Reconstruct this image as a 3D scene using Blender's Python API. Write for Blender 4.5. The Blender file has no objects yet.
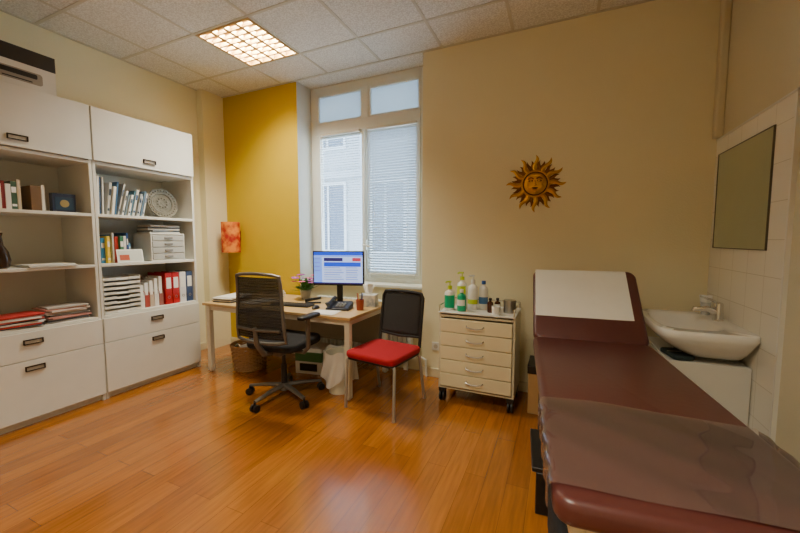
import bpy, bmesh, math, random
from mathutils import Vector, Matrix
random.seed(7)
R=math.radians
scene=bpy.context.scene
COL=scene.collection

def lin(c):
    c=c/255.0
    return c/12.92 if c<=0.04045 else ((c+0.055)/1.055)**2.4
def rgb(c): return (lin(c[0]),lin(c[1]),lin(c[2]),1)
MC={}
def mat(name,c,rough=.5,metal=0,noise=0,ns=8,bump=0,bs=60,emit=0,alpha=1,coat=0,trans=0,stretch=None,c2=None):
    if name in MC: return MC[name]
    m=bpy.data.materials.new(name); m.use_nodes=True
    nt=m.node_tree; b=nt.nodes['Principled BSDF']
    b.inputs['Base Color'].default_value=rgb(c)
    b.inputs['Roughness'].default_value=rough
    b.inputs['Metallic'].default_value=metal
    b.inputs['Alpha'].default_value=alpha
    b.inputs['Coat Weight'].default_value=coat
    b.inputs['Transmission Weight'].default_value=trans
    if emit:
        b.inputs['Emission Color'].default_value=rgb(c); b.inputs['Emission Strength'].default_value=emit
    tc=nt.nodes.new('ShaderNodeTexCoord')
    mp=nt.nodes.new('ShaderNodeMapping'); nt.links.new(tc.outputs['Object'],mp.inputs[0])
    if stretch: mp.inputs['Scale'].default_value=stretch
    if not noise and not c2: noise=.04
    if noise or c2:
        n=nt.nodes.new('ShaderNodeTexNoise'); n.inputs['Scale'].default_value=ns; n.inputs['Detail'].default_value=4
        nt.links.new(mp.outputs[0],n.inputs['Vector'])
        mx=nt.nodes.new('ShaderNodeMix'); mx.data_type='RGBA'
        d=rgb(c2) if c2 else tuple(list(v*(1-noise*2) for v in rgb(c)[:3])+[1])
        mx.inputs[6].default_value=rgb(c); mx.inputs[7].default_value=d
        if c2:
            rp=nt.nodes.new('ShaderNodeMapRange'); rp.inputs[1].default_value=.4; rp.inputs[2].default_value=.6
            nt.links.new(n.outputs[0],rp.inputs[0]); nt.links.new(rp.outputs[0],mx.inputs[0])
        else: nt.links.new(n.outputs[0],mx.inputs[0])
        nt.links.new(mx.outputs[2],b.inputs['Base Color'])
    if bump:
        n2=nt.nodes.new('ShaderNodeTexNoise'); n2.inputs['Scale'].default_value=bs; n2.inputs['Detail'].default_value=3
        nt.links.new(mp.outputs[0],n2.inputs['Vector'])
        bp=nt.nodes.new('ShaderNodeBump'); bp.inputs['Strength'].default_value=bump; bp.inputs['Distance'].default_value=.01
        nt.links.new(n2.outputs[0],bp.inputs['Height']); nt.links.new(bp.outputs[0],b.inputs['Normal'])
    MC[name]=m
    return m

class G:
    def __init__(s): s.bm=bmesh.new()
    def box(s,x0,x1,y0,y1,z0,z1,m=0,M=None):
        v=[Vector((x,y,z)) for x in (x0,x1) for y in (y0,y1) for z in (z0,z1)]
        if M: v=[M@p for p in v]
        v=[s.bm.verts.new(p) for p in v]
        F=[(0,1,3,2),(4,6,7,5),(0,4,5,1),(2,3,7,6),(0,2,6,4),(1,5,7,3)]
        out=[]
        for f in F:
            fc=s.bm.faces.new([v[i] for i in f]); fc.material_index=m; out.append(fc)
        return out
    def loops(s,L,m=0,c0=True,c1=True,closed=True):
        V=[[s.bm.verts.new(p) for p in l] for l in L]
        n=len(V[0])
        for a,b in zip(V[:-1],V[1:]):
            for i in range(n if closed else n-1):
                j=(i+1)%n
                f=s.bm.faces.new([a[i],a[j],b[j],b[i]]); f.material_index=m
        if c0: s.bm.faces.new(V[0][::-1]).material_index=m
        if c1: s.bm.faces.new(V[-1]).material_index=m
        return V
    def tube(s,pts,r,n=8,m=0,closed=False,flat=None):
        P=[Vector(p) for p in pts]; k=len(P)
        rs=r if isinstance(r,(list,tuple)) else [r]*k
        L=[]; prev=None
        for i,p in enumerate(P):
            if closed: t=(P[(i+1)%k]-P[i-1])
            else: t=P[min(i+1,k-1)]-P[max(i-1,0)]
            t.normalize()
            if prev is None:
                up=Vector((0,0,1)) if abs(t.z)<.9 else Vector((0,1,0))
                u=t.cross(up).normalized()
            else:
                u=(prev-t*prev.dot(t)).normalized()
            prev=u; w=t.cross(u)
            L.append([p+(u*math.cos(a)+w*math.sin(a)*(flat or 1))*rs[i] for a in [2*math.pi*q/n for q in range(n)]])
        if closed: L.append(L[0]); s.loops(L,m,False,False)
        else: s.loops(L,m)
    def cyl(s,p0,p1,r0,r1=None,n=20,m=0):
        s.tube([p0,p1],[r0,r0 if r1 is None else r1],n,m)
    def lathe(s,prof,n=24,c=(0,0,0),m=0,M=None,c0=True,c1=True,sx=1,sy=1):
        L=[]
        for r,z in prof:
            l=[Vector((c[0]+max(r,1e-4)*math.cos(2*math.pi*i/n)*sx,c[1]+max(r,1e-4)*math.sin(2*math.pi*i/n)*sy,c[2]+z)) for i in range(n)]
            if M: l=[M@p for p in l]
            L.append(l)
        s.loops(L,m,c0,c1)
    def grid(s,fn,nu,nv,m=0):
        V=[[s.bm.verts.new(fn(i/nu,j/nv)) for j in range(nv+1)] for i in range(nu+1)]
        for i in range(nu):
            for j in range(nv):
                s.bm.faces.new([V[i][j],V[i+1][j],V[i+1][j+1],V[i][j+1]]).material_index=m
    def cushion(s,x0,x1,y0,y1,z0,z1,rc,re,m=0,M=None,crown=0):
        def out(ins):
            pts=[]; r=max(rc-ins,.002)
            for (cx,cy,a0) in ((x1-ins-r,y1-ins-r,0),(x0+ins+r,y1-ins-r,90),(x0+ins+r,y0+ins+r,180),(x1-ins-r,y0+ins+r,270)):
                for k in range(7):
                    a=R(a0+15*k); pts.append((cx+r*math.cos(a),cy+r*math.sin(a)))
            return pts
        L=[]
        for k in range(5):
            a=R(90*k/4); L.append([(p[0],p[1],z0+re*(1-math.sin(a))) for p in out(re*(1-math.cos(a)))][:])
        L=L[::-1]
        L2=[]
        for k in range(5):
            a=R(90*k/4); L2.append([(p[0],p[1],z1-re+re*math.sin(a)) for p in out(re*(1-math.cos(a)))])
        LL=L+L2
        if crown: LL.append([(p[0],p[1],z1+crown) for p in out(re+min(x1-x0,y1-y0)*.25)])
        LL=[[Vector(p) if not M else M@Vector(p) for p in l] for l in LL]
        s.loops(LL,m)
    def poly(s,pts,d,m=0):
        d=Vector(d)
        s.loops([[Vector(p) for p in pts],[Vector(p)+d for p in pts]],m)
    def obj(s,name,mats,parent=None,loc=(0,0,0),rot=(0,0,0),bevel=0,smooth=True,solid=0,sub=0,ang=40):
        bmesh.ops.recalc_face_normals(s.bm,faces=s.bm.faces)
        me=bpy.data.meshes.new(name); s.bm.to_mesh(me); s.bm.free()
        if not isinstance(mats,(list,tuple)): mats=[mats]
        for m in mats: me.materials.append(m)
        if smooth:
            for p in me.polygons: p.use_smooth=True
            me.set_sharp_from_angle(angle=R(ang))
        o=bpy.data.objects.new(name,me); COL.objects.link(o)
        o.location=loc; o.rotation_euler=rot
        if parent: o.parent=parent
        if solid:
            md=o.modifiers.new('s','SOLIDIFY'); md.thickness=solid; md.offset=0
        if bevel:
            md=o.modifiers.new('b','BEVEL'); md.width=bevel; md.segments=2; md.limit_method='ANGLE'
        if sub:
            md=o.modifiers.new('u','SUBSURF'); md.levels=sub; md.render_levels=sub
        return o
def tag(o,label,cat,group=None):
    o['label']=label; o['category']=cat
    if group: o['group']=group
    return o
def thing(name,label,cat,loc=(0,0,0),rz=0,group=None):
    e=bpy.data.objects.new(name,None); e.empty_display_size=.1
    e.location=loc; e.rotation_euler=(0,0,rz); COL.objects.link(e)
    return tag(e,label,cat,group)
def struct(o): o['kind']='structure'; return o

# ---------------- materials
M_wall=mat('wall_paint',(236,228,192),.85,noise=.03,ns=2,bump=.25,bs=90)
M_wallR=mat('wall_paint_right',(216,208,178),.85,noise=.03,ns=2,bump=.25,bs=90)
M_yel=mat('yellow_paint',(206,174,0),.8,noise=.03,ns=2,bump=.2,bs=90)
M_rev=mat('reveal_paint',(214,214,204),.8,bump=.1)
M_white=mat('white_laminate',(222,221,212),.45)
M_frame=mat('window_frame_paint',(230,234,228),.5)
M_dark=mat('dark_metal',(60,50,42),.35,metal=.8)
M_black=mat('black_plastic',(20,19,20),.45)
M_blackf=mat('black_fabric',(24,23,25),.9,bump=.3,bs=300)
M_chrome=mat('chrome',(215,213,208),.15,metal=1)
M_steel=mat('brushed_steel',(180,176,168),.35,metal=1)
M_silverp=mat('silver_paint',(170,165,156),.4,metal=.6)
M_paper=mat('paper_white',(240,240,234),.8)
M_pages=mat('page_block',(225,215,190),.9,noise=.1,ns=200)
M_porc=mat('porcelain',(240,240,234),.12,coat=.5)
M_skirt=mat('skirting_paint',(212,203,170),.6)

def wood_floor():
    m=bpy.data.materials.new('oak_floor'); m.use_nodes=True; nt=m.node_tree; b=nt.nodes['Principled BSDF']
    tc=nt.nodes.new('ShaderNodeTexCoord'); sp=nt.nodes.new('ShaderNodeSeparateXYZ'); cb=nt.nodes.new('ShaderNodeCombineXYZ')
    nt.links.new(tc.outputs['Object'],sp.inputs[0])
    nt.links.new(sp.outputs[1],cb.inputs[0]); nt.links.new(sp.outputs[0],cb.inputs[1])
    br=nt.nodes.new('ShaderNodeTexBrick'); nt.links.new(cb.outputs[0],br.inputs[0])
    br.inputs['Scale'].default_value=1; br.inputs['Brick Width'].default_value=1.25; br.inputs['Row Height'].default_value=.12
    br.inputs['Mortar Size'].default_value=.0012; br.inputs['Mortar Smooth'].default_value=.3
    br.inputs['Color1'].default_value=rgb((168,102,32)); br.inputs['Color2'].default_value=rgb((147,85,24)); br.inputs['Mortar'].default_value=rgb((104,58,18))
    br.offset=.37
    mp=nt.nodes.new('ShaderNodeMapping'); mp.inputs['Scale'].default_value=(22,1.6,1); nt.links.new(tc.outputs['Object'],mp.inputs[0])
    n=nt.nodes.new('ShaderNodeTexNoise'); n.inputs['Scale'].default_value=2.2; n.inputs['Detail'].default_value=6; nt.links.new(mp.outputs[0],n.inputs[0])
    rp=nt.nodes.new('ShaderNodeMapRange'); rp.inputs[1].default_value=.3;rp.inputs[2].default_value=.75; rp.inputs[3].default_value=1.1; rp.inputs[4].default_value=.7
    nt.links.new(n.outputs[0],rp.inputs[0])
    mx=nt.nodes.new('ShaderNodeMix'); mx.data_type='RGBA'; mx.blend_type='MULTIPLY'; mx.inputs[0].default_value=1
    nt.links.new(br.outputs['Color'],mx.inputs[6]); nt.links.new(rp.outputs[0],mx.inputs[7]); nt.links.new(mx.outputs[2],b.inputs['Base Color'])
    b.inputs['Roughness'].default_value=.22; b.inputs['Coat Weight'].default_value=.7; b.inputs['Coat Roughness'].default_value=.14
    bp=nt.nodes.new('ShaderNodeBump'); bp.inputs['Strength'].default_value=.06; bp.inputs['Distance'].default_value=.003
    nt.links.new(n.outputs[0],bp.inputs['Height']); nt.links.new(bp.outputs[0],b.inputs['Normal'])
    return m
M_floor=wood_floor()
M_ceil=mat('ceiling_tile',(232,232,226),.95,noise=.0,c2=(206,204,197),ns=85,bump=.25,bs=120)
M_tbar=mat('ceiling_grid_bar',(204,200,184),.6)

def tile_mat():
    m=bpy.data.materials.new('wall_tile'); m.use_nodes=True; nt=m.node_tree; b=nt.nodes['Principled BSDF']
    tc=nt.nodes.new('ShaderNodeTexCoord'); sp=nt.nodes.new('ShaderNodeSeparateXYZ'); cb=nt.nodes.new('ShaderNodeCombineXYZ')
    nt.links.new(tc.outputs['Object'],sp.inputs[0]); nt.links.new(sp.outputs[1],cb.inputs[0]); nt.links.new(sp.outputs[2],cb.inputs[1])
    br=nt.nodes.new('ShaderNodeTexBrick'); nt.links.new(cb.outputs[0],br.inputs[0]); br.offset=0
    br.inputs['Scale'].default_value=1; br.inputs['Brick Width'].default_value=.2; br.inputs['Row Height'].default_value=.2
    br.inputs['Mortar Size'].default_value=.0018
    br.inputs['Color1'].default_value=rgb((236,233,220)); br.inputs['Color2'].default_value=rgb((234,231,218)); br.inputs['Mortar'].default_value=rgb((202,197,180))
    nt.links.new(br.outputs['Color'],b.inputs['Base Color']); b.inputs['Roughness'].default_value=.22
    return m
M_tile=tile_mat()

# ---------------- room shell
XL,XR,YB,YN,ZC=-4.12,1.045,3.4,-1.3,3.22
WL,WR=-2.83,-1.274
g=G(); g.box(XL-.3,XR+.3,YN-.3,3.9,-.1,0); struct(g.obj('floor',M_floor,smooth=False))
g=G()
hx0,hx1,hy0,hy1=-3.02,-2.39,2.29,2.92
kx0,kx1,ky0,ky1=-1.07,-.44,-.31,.32
def ceil_with_holes():
    xs=[XL-.3,hx0,hx1,kx0,kx1,XR+.3]; ys=[YN-.3,ky0,ky1,hy0,hy1,3.9]
    for i in range(5):
        for j in range(5):
            if (i==1 and j==3) or (i==3 and j==1): continue
            g.box(xs[i],xs[i+1],ys[j],ys[j+1],ZC,ZC+.02)
ceil_with_holes()
struct(g.obj('ceiling',M_ceil,smooth=False))
g=G(); g.box(XL-.3,XR+.3,YN-.3,3.9,ZC+.3,ZC+.4); struct(g.obj('ceiling_slab',M_ceil,smooth=False))
g=G()
x=-3.03-.65
while x<XR:
    if x>XL: g.box(x-.012,x+.012,YN,3.4,ZC-.004,ZC+.002)
    x+=.65
y=2.28-.65*5
while y<3.4:
    if y>YN: g.box(XL,XR,y-.012,y+.012,ZC-.0045,ZC+.002)
    y+=.65
g.box(XL,XL+.025,YN,3.4,ZC-.006,ZC+.002); g.box(XR-.025,XR,YN,3.4,ZC-.006,ZC+.002); g.box(XL,XR,3.375,3.4,ZC-.006,ZC+.002)
struct(g.obj('trim_1',M_tbar,smooth=False))
g=G(); g.box(WR,XR+.3,YB,3.9,0,ZC+.3); g.box(WL,WR,3.5,3.9,0,.88); g.box(WL,WR,3.4,3.9,ZC+.02,ZC+.3)
struct(g.obj('wall_back',M_wall,smooth=False))
g=G(); f=g.box(XL-.3,WL,YB,3.9,0,ZC+.3); f[1].material_index=1
struct(g.obj('wall_yellow',[M_yel,M_rev],smooth=False))
g=G(); g.box(XL-.3,XL,YN-.3,YB,0,ZC+.3); g.box(XL,-4.02,3.1,YB,0,ZC); struct(g.obj('wall_left',M_wall,smooth=False))
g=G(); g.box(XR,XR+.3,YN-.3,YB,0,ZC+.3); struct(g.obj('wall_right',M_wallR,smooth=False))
g=G(); g.box(XL,XR,YN-.3,YN,0,ZC+.3); struct(g.obj('wall_front',M_wall,smooth=False))
g=G(); g.box(WR,XR,YB-.015,YB,0,.09); g.box(-4.02,WL,YB-.015,YB,0,.09)
struct(g.obj('baseboard_back',M_skirt,bevel=.003))
g=G(); g.box(XL,XL+.015,YN,3.1,0,.09); struct(g.obj('baseboard_left',M_skirt,bevel=.003))
g=G(); g.box(XR-.015,XR,YN,2.40,0,.09); struct(g.obj('baseboard_right',M_skirt,bevel=.003))
g=G(); g.box(XR-.016,XR,2.42,YB,0,2.12); struct(g.obj('wall_tiled',M_tile,smooth=False))
g=G(); g.box(XR-.02,XR-.0,2.405,2.42,0,2.13); g.box(XR-.02,XR,2.405,YB,2.12,2.132); struct(g.obj('trim_2',M_white,smooth=False))
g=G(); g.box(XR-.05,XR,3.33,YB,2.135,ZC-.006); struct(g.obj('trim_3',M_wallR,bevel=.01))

# ---------------- window
WY=3.66
def glass_mat(name,tint,a):
    m=bpy.data.materials.new(name); m.use_nodes=True; nt=m.node_tree; nt.nodes.clear()
    o=nt.nodes.new('ShaderNodeOutputMaterial'); t=nt.nodes.new('ShaderNodeBsdfTransparent'); gl=nt.nodes.new('ShaderNodeBsdfGlossy'); mx=nt.nodes.new('ShaderNodeMixShader')
    t.inputs[0].default_value=tint; gl.inputs['Roughness'].default_value=.03; mx.inputs[0].default_value=a
    nt.links.new(t.outputs[0],mx.inputs[1]); nt.links.new(gl.outputs[0],mx.inputs[2]); nt.links.new(mx.outputs[0],o.inputs[0]); return m
def frost_mat(name,col,fac=.6):
    m=bpy.data.materials.new(name); m.use_nodes=True; nt=m.node_tree; nt.nodes.clear()
    o=nt.nodes.new('ShaderNodeOutputMaterial'); t=nt.nodes.new('ShaderNodeBsdfTranslucent'); gl=nt.nodes.new('ShaderNodeBsdfDiffuse'); mx=nt.nodes.new('ShaderNodeMixShader')
    t.inputs[0].default_value=rgb(col); gl.inputs[0].default_value=rgb(col); mx.inputs[0].default_value=1-fac
    nt.links.new(t.outputs[0],mx.inputs[1]); nt.links.new(gl.outputs[0],mx.inputs[2]); nt.links.new(mx.outputs[0],o.inputs[0]); return m
M_glass=glass_mat('window_glass',(.93,.97,1,1),.05)
M_frost=frost_mat('frosted_glass',(190,198,204),.7)
M_slat=frost_mat('blind_slat',(222,230,236),.36)
g=G()
zb,zt=.9,ZC-.0
g.box(WL,WL+.09,WY,WY+.09,zb,zt); g.box(WR-.09-.03,WR,WY,WY+.09,zb,zt)
g.box(WL+.09,WR-.12,WY,WY+.09,zt-.09,zt); g.box(WL+.09,WR-.12,WY,WY+.09,zb,zb+.06)
g.box(WL+.09,WR-.12,WY-.02,WY+.09,2.66,2.78)
g.box(-2.10,-2.03,WY-.01,WY+.09,2.78,zt-.09)
for (a,b_) in ((WL+.09,-2.10),(-2.03,WR-.12)):
    g.box(a,a+.03,WY-.005,WY+.05,2.78,zt-.09); g.box(b_-.03,b_,WY-.005,WY+.05,2.78,zt-.09); g.box(a+.03,b_-.03,WY-.005,WY+.05,2.78,2.81); g.box(a+.03,b_-.03,WY-.005,WY+.05,zt-.12,zt-.09)
w=struct(g.obj('window_1',M_frame,bevel=.004))
def casement(x0,x1,z0,z1):
    g=G(); t=.05
    g.box(x0,x0+t,WY-.015,WY+.05,z0,z1); g.box(x1-t,x1,WY-.015,WY+.05,z0,z1)
    g.box(x0+t,x1-t,WY-.015,WY+.05,z1-t,z1); g.box(x0+t,x1-t,WY-.015,WY+.05,z0,z0+t*1.6)
    return g.obj('casement',M_frame,w,bevel=.006)
casement(WL+.09,-2.065,.96,2.66); casement(-2.063,WR-.12,.96,2.66)
g=G(); g.box(-2.09,-2.04,WY-.03,WY-.015,.96,2.66); g.obj('meeting_stile',M_frame,w,bevel=.006)
g=G(); g.cyl((-2.065,WY-.045,1.0),(-2.065,WY-.045,2.64),.008,n=8); g.box(-2.085,-2.045,WY-.05,WY-.03,1.28,1.4)
g.tube([(-2.065,WY-.05,1.34),(-2.065,WY-.09,1.34),(-2.0,WY-.10,1.33),(-1.97,WY-.10,1.32)],.01,8)
g.obj('window_handle',M_frame,w)
for (a,b_,c,d,mm,nn) in ((WL+.14,-2.115,1.04,2.61,M_glass,'pane'),(-2.013,WR-.17,1.04,2.61,M_glass,'pane'),(WL+.09,-2.10,2.78,zt-.09,M_frost,'frosted_pane'),(-2.03,WR-.12,2.78,zt-.09,M_frost,'frosted_pane')):
    g=G(); g.box(a,b_,WY+.02,WY+.024,c,d); g.obj(nn,mm,w,smooth=False)
g=G(); g.box(WL,WR,3.45,WY,.88,.91); g.box(WL,WR,WY,3.9,.88,.9); struct(g.obj('trim_4',M_frame,bevel=.004))
def blind(xc,hw,z0,H,n,tilt,sw,lab):
    bl=thing('venetian_blind',lab,'blind',(xc,WY-.038,z0),group='venetian blinds at the window')
    g=G()
    for i in range(n):
        z=.035+i*((H-.07)/n); Mx=Matrix.Translation((0,0,z))@Matrix.Rotation(R(tilt),4,'X')
        g.box(-hw,hw,-sw,sw,-.0006,.0006,M=Mx)
    s_=g.obj('slats',M_slat,bl,smooth=False); s_['kind']='stuff'
    g=G(); g.box(-hw-.005,hw+.005,-.014,.014,H-.03,H); g.obj('head_rail',M_white,bl,bevel=.003)
    g=G(); g.box(-hw-.005,hw+.005,-.012,.012,0,.015); g.obj('bottom_rail',M_white,bl,bevel=.003)
    g=G(); [g.cyl((x,-.013,.01),(x,-.013,H-.02),.0014,n=6) for x in (-hw*.7,hw*.7)]; g.cyl((-hw*.9,-.02,H*.4),(-hw*.9,-.02,H-.02),.003,n=6); g.obj('cord',M_white,bl)
blind(-1.725,.295,1.0,1.66,54,-46,.0145,'white venetian blind lowered with slats nearly closed over window casement')
blind(-2.395,.27,1.0,1.66,54,-3,.013,'white venetian blind lowered with open slats over window casement')

M_fac=mat('facade_plaster',(140,147,156),.9,noise=.05,ns=1)
M_fwin=mat('facade_window_glass',(66,78,98),.2)
M_ffr=mat('facade_window_frame',(160,167,176),.6)
bd=thing('neighbouring_building','pale grey building facade with rows of windows across the street','building',(-6,9,-6))
g=G(); g.box(-9,8,0,.5,0,12.5)
for k in range(5): g.box(-9,8,-.08,0,k*3+.2 if k<4 else 12.1,k*3+.4 if k<4 else 12.5)
g.obj('facade',M_fac,bd,smooth=False)
for i in range(7):
    for k in range(4):
        g=G(); x=-8.5+i*1.9; z=1.1+k*3
        g.box(x,x+1.1,-.03,0,z,z+1.9,0); g.box(x-.08,x,-.06,0,z-.08,z+1.98,1); g.box(x+1.1,x+1.18,-.06,0,z-.08,z+1.98,1); g.box(x,x+1.1,-.06,0,z+1.9,z+1.98,1); g.box(x,x+1.1,-.06,0,z-.08,z,1); g.box(x+.52,x+.58,-.06,0,z,z+1.9,1)
        g.obj('facade_window',[M_fwin,M_ffr],bd,smooth=False)

# ---------------- ceiling luminaires
M_tube=mat('fluorescent_tube',(255,236,190),.5,emit=9)
M_ref=mat('luminaire_reflector',(140,106,56),.4)
M_louv=mat('louvre_metal',(184,150,94),.4,metal=.2)
LC=(1,.91,.72)
def luminaire(cx,cy,power):
    t=thing('ceiling_light','square recessed fluorescent ceiling light with metal louvre, switched on','ceiling light',(cx,cy,ZC),group='recessed ceiling lights')
    h=.315
    g=G(); g.box(-h,h,-h,h,.10,.11); g.box(-h,-h+.008,-h,h,0,.1); g.box(h-.008,h,-h,h,0,.1); g.box(-h,h,-h,-h+.008,0,.1); g.box(-h,h,h-.008,h,0,.1)
    g.obj('housing',M_ref,t,smooth=False)
    g=G()
    g.box(-h,h,-h,-h+.024,-.008,0); g.box(-h,h,h-.024,h,-.008,0); g.box(-h,-h+.024,-h+.024,h-.024,-.008,0); g.box(h-.024,h,-h+.024,h-.024,-.008,0)
    g.obj('rim',M_louv,t,smooth=False)
    for k in range(4):
        x=-.225+.15*k
        g=G(); g.cyl((x,-.29,.075),(x,.29,.075),.013,n=12); g.obj('tube',M_tube,t)
        l=bpy.data.lights.new('lamp_glow','AREA'); l.shape='RECTANGLE'; l.size=.04; l.size_y=.56; l.energy=power/4; l.color=LC
        o=bpy.data.objects.new('lamp_glow',l); o.parent=t; o.location=(x,0,.055); COL.objects.link(o)
    g=G()
    for k in range(3): x=-.15+.15*k; g.box(x-.015,x+.015,-.3,.3,-.006,.03)
    for k in range(7): y=-.225+.075*k; g.box(-.3,.3,y-.008,y+.008,-.005,.026)
    g.obj('louvre',M_louv,t,smooth=False)
    return t
luminaire(-2.705,2.605,130); luminaire(-.755,.005,155)  # second luminaire is added as room fill, unseen behind the camera

# ---------------- bookcases
def bookcase(y0,y1):
    W=y1-y0; hw=W/2
    t=thing('bookcase','white laminate bookcase with flap door, open shelves and drawers','bookcase',(-3.84,(y0+y1)/2,0),group='white bookcases along the wall')
    g=G(); f=.24; bk=-.26
    g.box(bk,f,-hw,-hw+.022,0,2.51); g.box(bk,f,hw-.022,hw,0,2.51)
    g.box(bk,bk+.01,-hw+.022,hw-.022,.05,2.49)
    for z in (2.51,2.06,1.62,1.19,.74): g.box(bk+.01,f,-hw+.022,hw-.022,z-.025,z)
    g.box(bk+.01,f,-hw+.022,hw-.022,.05,.07); g.box(f-.05,f-.03,-hw+.022,hw-.022,0,.05)
    g.obj('body',M_white,t,bevel=.002)
    def front(nm,z0,z1,hz):
        g=G(); g.box(f+.001,f+.02,-hw+.004,hw-.004,z0,z1); d=g.obj(nm,M_white,t,bevel=.003)
        g=G(); c=hz
        g.box(f+.02,f+.024,-.050,.050,c-.012,c+.014,1)
        for (a,b_,p,q) in ((-.056,.056,c+.013,c+.021),(-.056,-.05,c-.017,c+.013),(.05,.056,c-.017,c+.013),(-.05,.05,c-.017,c-.011)):
            g.box(f+.02,f+.034,a,b_,p,q,0)
        g.obj('handle',[M_dark,mat('handle_inset',(196,188,170),.5)],d,bevel=.001)
        return d
    front('door',2.065,2.505,2.13); front('drawer',.505,.715,.64); front('drawer',.06,.5,.44)
    return t
bookcase(.824,1.724); bookcase(1.728,2.63)

def book(yc,th,h,dep,xf,z,col,tilt=0,label='book standing on the shelf',group='books on the bookcase shelves',name='book',band=None):
    c=mat('cover_%d_%d_%d'%col,col,.5)
    g=G(); k=.003
    g.box(-dep,0,-th/2,-th/2+k,0,h); g.box(-dep,0,th/2-k,th/2,0,h); g.box(-k,0,-th/2+k,th/2-k,0,h)
    g.box(-dep+.005,-k,-th/2+k,th/2-k,.004,h-.004,1)
    ms=[c,M_pages]
    if band:
        ms.append(mat('cover_%d_%d_%d'%band,band,.5)); g.box(0,.001,-th/2+.002,th/2-.002,h*.6,h*.8,2); g.box(0,.001,-th/2+.002,th/2-.002,h*.12,h*.2,2)
    o=g.obj(name,ms,None,(xf,yc,z+abs(math.sin(tilt))*th/2),(tilt,0,0),bevel=.001)
    return tag(o,label,'book',group)
W_=(232,230,225)
def row(y,items,z,xf=-3.66,tilt=0,lab='book standing upright on the shelf',grp='books',jit=.02):
    for (th,h,col,band) in items:
        book(y+th/2,th,h,.2,xf+random.uniform(-jit,jit),z,col,tilt,lab,grp,band=band)
        y+=th+.003+ (abs(math.sin(tilt))*.012)
    return y
cols=[(225,222,215),(60,85,120),(215,215,210),(190,190,188),(232,228,220),(70,110,150),(210,208,200),(230,230,226),(120,140,150),(235,232,226),(80,120,140),(225,224,218),(170,175,178),(236,233,226),(95,120,140),(222,218,210)]
y=1.775
for i,c in enumerate(cols):
    th=random.choice([.012,.014,.017,.02]); h=random.uniform(.25,.34) if i<7 else random.uniform(.19,.27)
    tl=-13 if i>5 else (-7 if i>2 else -2)
    if i in (3,6): y+=.012
    book(y+th/2+.0,th,h,.21,-3.66+random.uniform(-.03,.03),1.621,c,R(tl),'slim brochure or folder leaning on the upper shelf','leaning brochures on the upper shelf','booklet',band=random.choice([None,(60,90,130),(40,60,80)]))
    y+=th+.008
cc=[(40,90,150),(230,230,226),(60,140,190),(235,200,60),(50,110,160),(215,215,210),(190,60,50),(60,120,90),(225,220,210),(40,80,140),(235,232,226),(110,160,190)]
row(1.765,[(random.choice([.014,.02,.028]),random.uniform(.15,.28),c,random.choice([None,W_])) for c in cc],1.191,-3.68,0,'paperback standing on the middle shelf','paperbacks on the middle shelf',jit=.035)
cc=[(150,40,35),(60,50,45),(225,220,205),(120,30,30),(230,225,215),(60,90,70),(200,180,150)]
row(1.12,[(random.choice([.02,.03,.034]),random.uniform(.16,.25),c,random.choice([None,W_])) for c in cc],1.621,-3.68,0,'hardback standing on the upper shelf','hardbacks on the upper shelf')
book(1.39,.06,.19,.18,-3.68,1.621,(110,80,50),0,'thick brown hardback standing on the upper shelf','hardbacks on the upper shelf')
book(1.435,.02,.2,.18,-3.69,1.621,(220,214,200),0,'thin cream book standing on the upper shelf','hardbacks on the upper shelf')
g=G(); g.box(-.05,0,-.075,.075,0,.15); g.box(0,.002,-.06,.06,.02,.12,1)
g.lathe([(.03,0),(.03,.002),(0,.003)],20,M=Matrix.Translation((.002,0,.07))@Matrix.Rotation(R(90),4,'Y'),m=2,c0=False,c1=False)
tag(g.obj('card_box',[mat('navy_card',(30,36,58),.4),mat('teal_card',(34,56,74),.4),mat('gold_card',(150,130,80),.4)],None,(-3.68,1.56,1.621),bevel=.002),'dark blue boxed card game with small picture on the shelf','box')
g=G(); Mx=Matrix.Rotation(R(80),4,'Y')
g.lathe([(0,0),(.03,.0),(.032,.002),(.06,.002),(.062,0),(.092,.0),(.1,.010),(.108,.011),(.112,.009),(.145,.012),(.15,.016),(.152,.012),(.11,.005),(.09,-.003),(0,-.003)],48,M=Mx,c0=False,c1=False)
for k in range(28):
    a=2*math.pi*k/28; p=Mx@Vector((.128*math.cos(a),.128*math.sin(a),.009)); g.tube([p,p+Vector((.005,0,0))],[.009,.004],6,m=1)
for k in range(10):
    a=2*math.pi*k/10; p=Mx@Vector((.047*math.cos(a),.047*math.sin(a),.0)); g.tube([p,p+Vector((.005,0,0))],[.012,.005],6,m=1)
tag(g.obj('silver_plate',[mat('aged_silver',(138,133,118),.36,metal=.8,noise=.3,ns=40,bump=.6,bs=60),mat('tarnished_silver',(84,78,64),.4,metal=.8)],None,(-3.72,2.37,1.62+.150),ang=25),'round engraved silver plate leaning upright on the upper shelf','plate')
g=G(); g.box(0,.002,-.11,.11,0,.12); g.box(.002,.003,-.1,.1,.01,.11,1); g.box(.003,.0035,-.09,-.01,.02,.07,2)
tag(g.obj('postcard',[M_paper,mat('card_pic',(210,215,205),.5),mat('card_pic2',(190,90,60),.5)],None,(-3.625,2.0,1.192),(0,R(-10),0)),'white greeting card with small picture propped before books','card')
t=thing('desktop_drawer_unit','small white desktop drawer unit with four drawers on the shelf','drawer unit',(-3.76,2.35,1.19))
g=G(); g.box(-.14,.14,-.17,.17,0,.012); g.box(-.14,.14,-.17,-.158,.012,.26); g.box(-.14,.14,.158,.17,.012,.26); g.box(-.14,.14,-.17,.17,.26,.272); g.box(-.14,-.13,-.158,.158,.012,.26)
g.obj('body',M_white,t,bevel=.003)
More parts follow.
